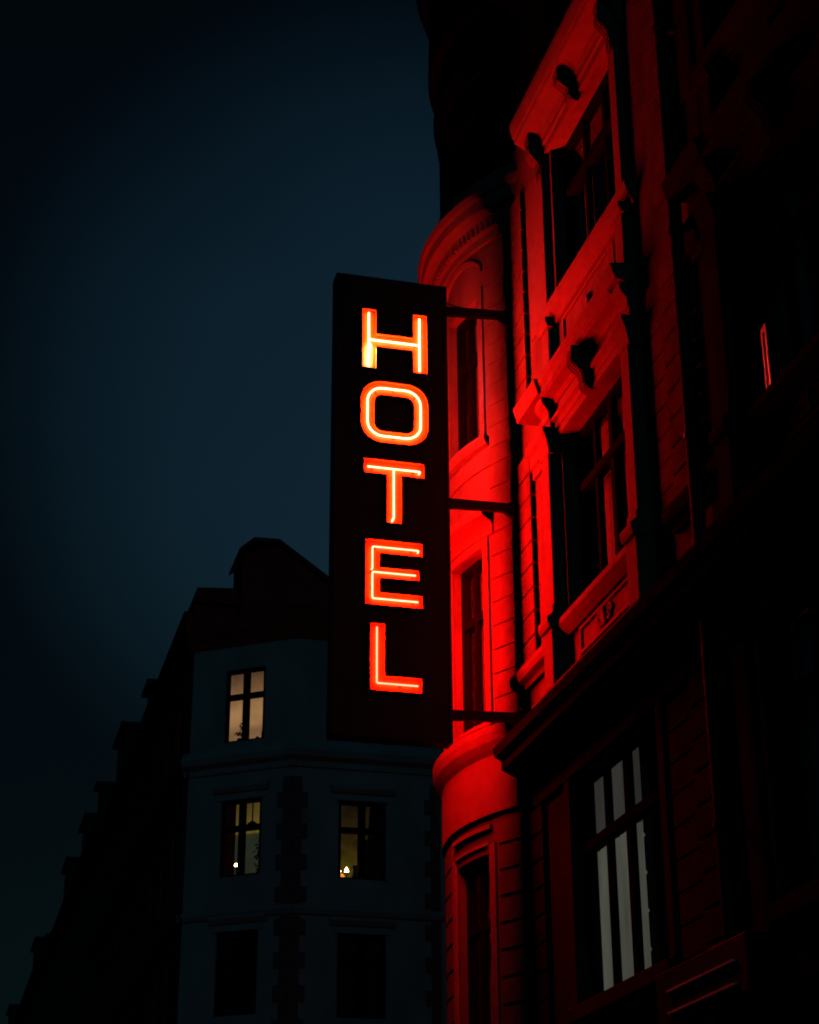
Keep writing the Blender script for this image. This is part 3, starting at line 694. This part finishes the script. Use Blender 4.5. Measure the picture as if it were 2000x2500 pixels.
def sweep_face(name, prof, fn, u0, u1, m, parent=blk):
    mb = MB(); mb.prism(prof, u0, u1, lambda p, a: fn(a, p[1], -p[0])); return mb.build(name, MT[m], parent)
CORN = [(0, 16.10), (0.05, 16.10), (0.08, 16.25), (0.22, 16.36), (0.28, 16.52), (0.10, 16.78), (0, 16.80)]
EAVE = [(0, 19.75), (0.06, 19.75), (0.10, 19.95), (0.28, 20.10), (0.36, 20.35), (0.36, 20.5), (0, 20.6)]
LOWC = [(0, 12.15), (0.06, 12.18), (0.12, 12.3), (0.12, 12.38), (0, 12.42)]
for nm, pr, m_ in (('cornice', CORN, 'plaster'), ('eaves_cornice', EAVE, 'plaster2'), ('string_course', LOWC, 'plaster')):
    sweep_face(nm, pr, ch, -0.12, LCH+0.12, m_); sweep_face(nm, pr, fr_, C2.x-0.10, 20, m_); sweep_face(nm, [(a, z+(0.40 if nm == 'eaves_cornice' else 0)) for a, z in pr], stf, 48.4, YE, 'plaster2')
# quoins
def quoins(fn, u, sg, z0, z1):
    mb = MB(); z = z0; k = 0
    while z < z1-0.4:
        L_ = 0.42 if k % 2 else 0.26
        a, b_ = (u, u+L_) if sg > 0 else (u-L_, u)
        vs = [fn(uu, zz, dd) for dd in (-0.035, 0.02) for uu in (a, b_) for zz in (z, z+0.40)]
        q0 = mb.add(vs)
        for q in ((0, 1, 3, 2), (4, 6, 7, 5), (0, 4, 5, 1), (2, 3, 7, 6), (0, 2, 6, 4), (1, 5, 7, 3)): mb.quad(*[q0+i for i in q])
        z += 0.42; k += 1
    return mb.build('quoin_column', MT['brick'], blk)
quoins(fr_, C2.x+0.0, 1, 0.3, 16.0); quoins(ch, LCH, -1, 0.3, 16.0); quoins(fr_, 6.55, -1, 0.3, 16.0)
# window surrounds and windows
def plain_window(fn, u0, u1, z0, z1, parent, label=None, d=0.10, transom=0.63):
    def bx(mb, a, b_, c_, e_, f0, f1):
        vs = [fn(u, z, dd) for dd in (f0, f1) for u in (a, b_) for z in (c_, e_)]
        k = mb.add(vs)
        for q in ((0, 1, 3, 2), (4, 6, 7, 5), (0, 4, 5, 1), (2, 3, 7, 6), (0, 2, 6, 4), (1, 5, 7, 3)): mb.quad(*[k+i for i in q])
    mb = MB(); j = 0.09; uc = (u0+u1)/2; zt = z0+(z1-z0)*transom
    bx(mb, u0, u0+j, z0, z1, d-0.03, d+0.04); bx(mb, u1-j, u1, z0, z1, d-0.03, d+0.04)
    bx(mb, u0+j, u1-j, z0, z0+0.06, d-0.031, d+0.04); bx(mb, u0+j, u1-j, z1-0.10, z1, d-0.031, d+0.04)
    bx(mb, u0+j, u1-j, zt-0.09, zt+0.07, d-0.045, d+0.042)
    bx(mb, uc-0.10, uc+0.10, z0+0.06, zt-0.09, d-0.035, d+0.038); bx(mb, uc-0.10, uc+0.10, zt+0.07, z1-0.10, d-0.035, d+0.038)
    o = mb.build('window', MT['frame'], parent)
    if label: o['label'] = label
    mb = MB(); k = mb.add([fn(u0+j, z0+0.06, d), fn(u1-j, z0+0.06, d), fn(u1-j, z1-0.10, d), fn(u0+j, z1-0.10, d)]); mb.quad(k, k+1, k+2, k+3); mb.build('pane', MT['glass'], o)
    return o
def hood(fn, u0, u1, z1, parent=blk):
    sweep_face('window_hood', [(0, z1+0.18), (0.05, z1+0.2), (0.14, z1+0.32), (0.14, z1+0.38), (0, z1+0.44)], fn, u0-0.22, u1+0.22, 'plaster', parent)
    sweep_face('window_sill', [(0, z1), (0.04, z1), (0.04, z1+0.06), (0, z1+0.06)], fn, u0-0.1, u1+0.1, 'plaster', parent)

def lit_room(fn, u0, u1, z0, z1, parent, col, lo, hi, zsplit=None, dd=0.9):
    """inner back wall of the lit room: brighter low, dimmer high"""
    M = bpy.data.materials.new('lamplit_room_wall'); M.use_nodes = True; n = M.node_tree; n.nodes.remove(n.nodes['Principled BSDF'])
    e = n.nodes.new('ShaderNodeEmission'); n.links.new(e.outputs[0], n.nodes['Material Output'].inputs[0])
    t_ = n.nodes.new('ShaderNodeTexCoord'); s_ = n.nodes.new('ShaderNodeSeparateXYZ'); r_ = n.nodes.new('ShaderNodeValToRGB'); mr_ = n.nodes.new('ShaderNodeMapRange')
    n.links.new(t_.outputs['Object'], s_.inputs[0]); n.links.new(s_.outputs['Z'], mr_.inputs['Value'])
    mr_.inputs['From Min'].default_value = z0; mr_.inputs['From Max'].default_value = z1+1.4*dd*0.5
    n.links.new(mr_.outputs[0], r_.inputs[0])
    cr = r_.color_ramp
    while len(cr.elements) < len(col): cr.elements.new(0.5)
    for el, (p_, c_) in zip(cr.elements, col): el.position = p_; el.color = (*c_, 1)
    nz = n.nodes.new('ShaderNodeTexNoise'); nz.inputs['Scale'].default_value = 3.5; nz.inputs['Detail'].default_value = 4
    m2 = n.nodes.new('ShaderNodeMapRange'); m2.inputs['To Min'].default_value = lo; m2.inputs['To Max'].default_value = hi
    m2.inputs['From Min'].default_value = 0.3; m2.inputs['From Max'].default_value = 0.7
    n.links.new(t_.outputs['Object'], nz.inputs['Vector']); n.links.new(nz.outputs['Fac'], m2.inputs['Value']); n.links.new(m2.outputs[0], e.inputs['Strength'])
    n.links.new(r_.outputs[0], e.inputs['Color'])
    mb = MB(); k = mb.add([fn(u0-0.8, z0-0.3, dd), fn(u1+0.8, z0-0.3, dd), fn(u1+0.8, z1+1.5, dd), fn(u0-0.8, z1+1.5, dd)]); mb.quad(k, k+1, k+2, k+3)
    o = mb.build('room_wall', M, parent, recalc=False)
    return o

for i, (u0, u1, z0, z1) in enumerate(cops):
    lab = {0: 'brightest lit window, peach glow, in the cut corner top floor', 1: 'dim yellow lit window below the peach one, one candle'}.get(i)
    o = plain_window(ch, u0, u1, z0, z1, blk, lab)
    if i in (1, 2): hood(ch, u0, u1, z1)
    if i == 0: lit_room(ch, u0, u1, z0, z1, o, [(0.0, (.30, .135, .055)), (0.22, (.24, .12, .055)), (0.3, (.36, .18, .075)), (0.42, (.40, .20, .08)), (0.62, (.24, .115, .05)), (0.85, (.085, .040, .020)), (1.0, (.06, .028, .016))], 0.85, 1.15)
    if i == 1: lit_room(ch, u0, u1, z0, z1, o, [(0.0, (.020, .022, .012)), (0.45, (.022, .026, .016)), (0.50, (.030, .028, .010)), (0.515, (.14, .085, .012)), (0.7, (.10, .062, .012)), (1.0, (.03, .02, .008))], 0.8, 1.2)
for i, (u0, u1, z0, z1) in enumerate(sops):
    if u0 < 9:
        first = u0 < 4 and z0 == 13.15
        o = plain_window(fr_, u0, u1, z0, z1, blk, 'dark yellow lit window with candles on its sill' if first else None)
        if first: lit_room(fr_, u0, u1, z0, z1, o, [(0.0, (.060, .040, .004)), (0.20, (.070, .048, .004)), (0.42, (.030, .018, .003)), (0.7, (.016, .009, .003)), (1.0, (.012, .006, .003))], 0.6, 1.3)
        if z0 in (13.15, 9.6): hood(fr_, u0, u1, z1)
for (u0, u1, z0, z1) in tops_: plain_window(stf, u0, u1, z0, z1, blk)

# roof of the block: chamfered mansard, big stack, lower stack
mb = MB(); base = [(-0.3, YE), (-0.3, 48.6), (C2.x-0.1, C2.y-0.3), (20, C2.y-0.3), (20, YE)]
topv = [(2.2, YE), (2.2, 51.6), (4.2, 49.9), (18, 49.9), (18, YE)]
k0 = mb.add([(a, b, 20.58) for a, b in base]); k1 = mb.add([(a, b, 21.9) for a, b in topv])
for i in range(5): mb.quad(k0+i, k0+(i+1) % 5, k1+(i+1) % 5, k1+i)
mb.quad(*[k1+i for i in range(5)]); mb.quad(*[k0+i for i in range(5)][::-1]); mb.build('roof', MT['tile'], blk)
YQ = C2.y
mb = MB()   # gabled stack: flat top, sloping right shoulder
mb.prism([(1.08, 20.55), (1.08, 22.42), (1.12, 22.42), (2.05, 22.77), (3.9, 21.45), (3.9, 20.55)], YQ+0.7, YQ+2.2, lambda p, a: (p[0], a, p[1]))
mb.build('gable_dormer', MT['plaster2'], blk)
mb = MB(); mb.prism([(0.97, 22.40), (0.97, 22.50), (1.38, 22.88), (2.1, 22.90), (4.1, 21.50), (4.1, 21.38), (2.05, 22.77), (1.4, 22.77)], YQ+0.55, YQ+2.4, lambda p, a: (p[0], a, p[1]))
mb.build('dormer_roof', MT['slate'], blk)
mb = MB(); mb.box(-0.10, 1.07, YQ+1.4, YQ+2.6, 20.55, 21.06); mb.prism([(-0.19, 21.05), (-0.19, 21.13), (-0.08, 21.46), (1.07, 21.54), (1.07, 21.05)], YQ+1.2, YQ+2.7, lambda p, a: (p[0], a, p[1]))
mb.build('chimney_stack', MT['plaster2'], blk)
# street dormers
def dormers(parent, lst):
    for y0, y1, zb, zt in lst:
        mb = MB(); mb.box(-0.30, 1.6, y0, y1, zb, zt-0.12); d_ = mb.build('dormer', MT['plaster2'], parent)
        mb = MB(); mb.box(-0.5, 1.7, y0-0.15, y1+0.15, zt-0.12, zt); mb.build('dormer_roof', MT['slate'], d_)
dormers(blk, [(55.9, 57.2, 20.6, 21.45), (63.7, 66.5, 20.6, 22.55), (72.9, 73.8, 20.6, 23.0)])

# ================================================================== MORE STREET BUILDINGS
def terrace(y0, y1, ze, lst, label, pit):
    t_ = thing('terrace_building', label, 'building', 'terrace buildings receding down the street')
    ops_ = []; n = int((y1-y0)/pit)
    for i in range(n):
        yy = y0+(i+0.5)*(y1-y0)/n
        for z in (1.0, 5.2, 9.0, 12.8, 16.6):
            if z+1.9 < ze-0.6: ops_.append((yy-0.55, yy+0.55, z, z+1.9))
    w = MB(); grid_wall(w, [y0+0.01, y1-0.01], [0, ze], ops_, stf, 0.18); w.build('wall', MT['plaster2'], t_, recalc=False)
    w = MB(); w.box(1.4, 12, y0+0.05, y1-0.05, 0.1, ze-0.1); w.build('room_partition', MT['room'], t_)
    sweep_face('eaves_cornice', [(0, ze-0.5), (0.1, ze-0.45), (0.4, ze-0.1), (0.4, ze+0.1), (0, ze+0.15)], stf, y0+0.01, y1-0.01, 'plaster2', t_)
    w = MB(); w.prism([(-0.3, ze+0.1), (2.4, ze+2.0), (10, ze+2.0), (12, ze)], y0+0.01, y1-0.01, lambda p, a: (p[0], a, p[1])); w.build('roof', MT['slate'], t_)
    for o_ in ops_: plain_window(stf, *o_, t_)
    dormers(t_, lst)
terrace(74.0, 100.0, 21.6, [(77.9, 80.6, 21.6, 23.05), (87.2, 90.0, 21.6, 23.45)], 'dark terrace house directly beyond the corner block, two flat dormers on its eaves', 3.2)
terrace(100.0, 128.0, 22.4, [(108.2, 112.0, 22.4, 24.0)], 'dark terrace house farther down the street with one wide dormer', 3.4)
terrace(128.0, 170.0, 23.0, [(134, 138, 23.0, 24.6)], 'last dark terrace house at the far end of the street', 4.0)

# ================================================================== THINGS IN THE LIT WINDOWS
MT['flame'] = emit('candle_glow', (1.0, 0.52, 0.20), 30.0)
MT['amber'] = emit('amber_lamp_glow', (1.0, 0.30, 0.05), 1.3)
def candle(fn, u, z0, h, r, d, label, m='flame', shape='cone'):
    p = Vector(fn(u, 0, d)); o = thing('candle_holder', label, 'candle')
    mb = MB(); mb.lathe((p.x, p.y), [(r*0.8, z0), (r*0.8, z0+0.02), (r*0.25, z0+0.03), (r*0.25, z0+h*0.85), (r*1.05, z0+h*0.95), (r*1.05, z0+h)], 12); mb.build('stand', MT['dark'], o)
    mb = MB()
    if shape == 'cone': mb.lathe((p.x, p.y), [(r, z0+h), (r, z0+h+r*0.7), (r*0.2, z0+h+r*2.4)], 12)
    else: mb.lathe((p.x, p.y), [(r, z0+h), (r*1.05, z0+h+r*0.8), (r*0.8, z0+h+r*1.3), (r*0.3, z0+h+r*1.6)], 12)
    mb.build('candle_flame', MT[m], o)
candle(ch, 1.385, 13.36, 0.25, 0.055, 0.30, 'single glowing candle cup in the middle lit window of the cut corner', shape='dome')
candle(fr_, 4.06, 13.215, 0.16, 0.055, 0.22, 'white pointed candle light on a dark stand, right of the amber lamp')
candle(fr_, 3.905, 13.215, 0.18, 0.022, 0.28, 'tiny candle flame at the left edge of the side window sill')
mb = MB(); p = fr_(3.955, 0, 0.34); mb.lathe((p[0], p[1]), [(0.075, 13.215), (0.085, 13.25), (0.08, 13.30), (0.035, 13.36)], 14); o = mb.build('amber_lamp', MT['amber']); tag(o, 'squat amber glass lamp low in the left pane of the side window', 'lamp')
# plant on the top window sill
pl = thing('potted_plant', 'small leafy pot plant silhouetted in the peach lit top window', 'plant')
def chv(u, z, d): return Vector(ch(u, z, d))
p = chv(1.40, 0, 0.26); mb = MB(); mb.lathe((p.x, p.y), [(0.075, 17.03), (0.10, 17.10), (0.105, 17.12), (0.0, 17.12)], 12); mb.build('pot', MT['dark'], pl)
mb = MB(); rnd = random.Random(3)
for (u, z, s_) in [(1.40, 17.28, .055), (1.34, 17.24, .05), (1.30, 17.26, .05), (1.42, 17.22, .05), (1.36, 17.29, .045), (1.27, 17.31, .035), (1.40, 17.46, .05), (1.38, 17.50, .045), (1.42, 17.42, .04), (1.395, 17.56, .03), (1.22, 17.28, .025)]:
    for q in range(4):
        a = rnd.uniform(0, 6.28); el = rnd.uniform(-0.6, 0.6); c_ = chv(u+rnd.uniform(-.02, .02), z+rnd.uniform(-.02, .02), 0.26+rnd.uniform(-.02, .02))
        dv = Vector((math.cos(a)*math.cos(el), math.sin(a)*math.cos(el)*0.6, math.sin(el)))*s_; nv = Vector((-dv.z, 0.1*s_, dv.x)).normalized()*s_*0.45
        k = mb.add([c_-dv, c_+nv, c_+dv, c_-nv]); mb.quad(k, k+1, k+2, k+3)
mb.build('leaves', MT['dark'], pl, recalc=False)
mb = MB(); tube_path = [chv(1.40, 17.12, 0.26), chv(1.385, 17.3, 0.26), chv(1.395, 17.58, 0.26)]
for a, b_ in zip(tube_path, tube_path[1:]):
    mb.sweep([[tuple(q+Vector((0.006*math.cos(t_), 0.006*math.sin(t_), 0))) for t_ in (0, 2.1, 4.2)] for q in (a, b_)])
mb.build('stem', MT['dark'], pl)
p = chv(2.09, 0, 0.26); mb = MB(); mb.lathe((p.x, p.y), [(0.065, 17.03), (0.065, 17.26), (0.05, 17.27)], 12); o = mb.build('jar', MT['dark']); tag(o, 'tall dark jar at the right end of the peach window sill', 'jar')
p = chv(1.90, 0, 0.26); mb = MB(); mb.lathe((p.x, p.y), [(0.05, 17.03), (0.06, 17.08), (0.04, 17.12), (0.02, 17.14)], 12); o = mb.build('bowl', MT['dark']); tag(o, 'small dark bowl beside the jar on the peach window sill', 'bowl')
p = chv(1.66, 0, 0.62); mb = MB(); mb.lathe((p.x, p.y), [(0.17, 14.70), (0.17, 14.74), (0.14, 14.83), (0.06, 14.89), (0.02, 14.92), (0.012, 16.0)], 18); o = mb.build('pendant_lamp', MT['dark']); tag(o, 'dark dome pendant lamp hanging in the middle lit window', 'lamp')
mb = MB(); n = 14; k = None; top = []; bot = []
for i in range(n+1):
    u = 1.05+0.30*i/n; dd = 0.25+0.02*math.sin(i*1.8); top.append(ch(u, 15.3, dd)); bot.append(ch(u, 13.3, dd))
k0 = mb.add(top); k1 = mb.add(bot)
for i in range(n): mb.quad(k0+i, k0+i+1, k1+i+1, k1+i)
MT['redcloth'] = mat('brown_red_curtain', (0.16, 0.06, 0.03), 0.9, 0.3, 8)
o = mb.build('curtain', MT['redcloth'], None, smooth=True, recalc=False); tag(o, 'brown-red curtain drawn to the left side of the middle lit window', 'curtain')
pl = thing('house_plant', 'bushy dark house plant behind the right pane of the middle lit window', 'plant')
mb = MB(); rnd = random.Random(9)
for i in range(150):
    u = 2.05+rnd.gauss(0, .14); z = 14.05+rnd.gauss(0, .20); a = rnd.uniform(0, 6.28); s_ = rnd.uniform(.03, .07)
    c_ = chv(u, z, 0.55+rnd.uniform(-.1, .1)); dv = Vector((math.cos(a), 0.3*math.sin(a*3), math.sin(a)))*s_; nv = Vector((-dv.z, 0, dv.x))*0.4
    k = mb.add([c_-dv, c_+nv, c_+dv, c_-nv]); mb.quad(k, k+1, k+2, k+3)
mb.build('leaves', MT['dark'], pl, recalc=False)
p = chv(2.02, 0, 0.55); mb = MB(); mb.lathe((p.x, p.y), [(0.12, 13.2), (0.17, 13.5), (0.18, 13.55), (0.02, 13.55), (0.02, 14.1)], 12); mb.build('pot', MT['dark'], pl)

mb = MB(); mb.prism([(4.46, 13.0), (4.46, 14.22), (4.75, 14.42), (4.80, 15.3), (5.6, 15.3), (5.6, 13.0)], C2.y+0.55, C2.y+0.75, lambda p, a: (p[0], a, p[1]))
o = mb.build('wardrobe', MT['dark']); tag(o, 'dark wardrobe filling the right half of the candlelit side window', 'wardrobe')
mb = MB(); mb.box(4.22, 4.42, C2.y+0.22, C2.y+0.34, 13.22, 13.58); o = mb.build('picture_frame', MT['dark'], bevel=0.01); tag(o, 'dark upright box standing right of the candles on the side window sill', 'box')
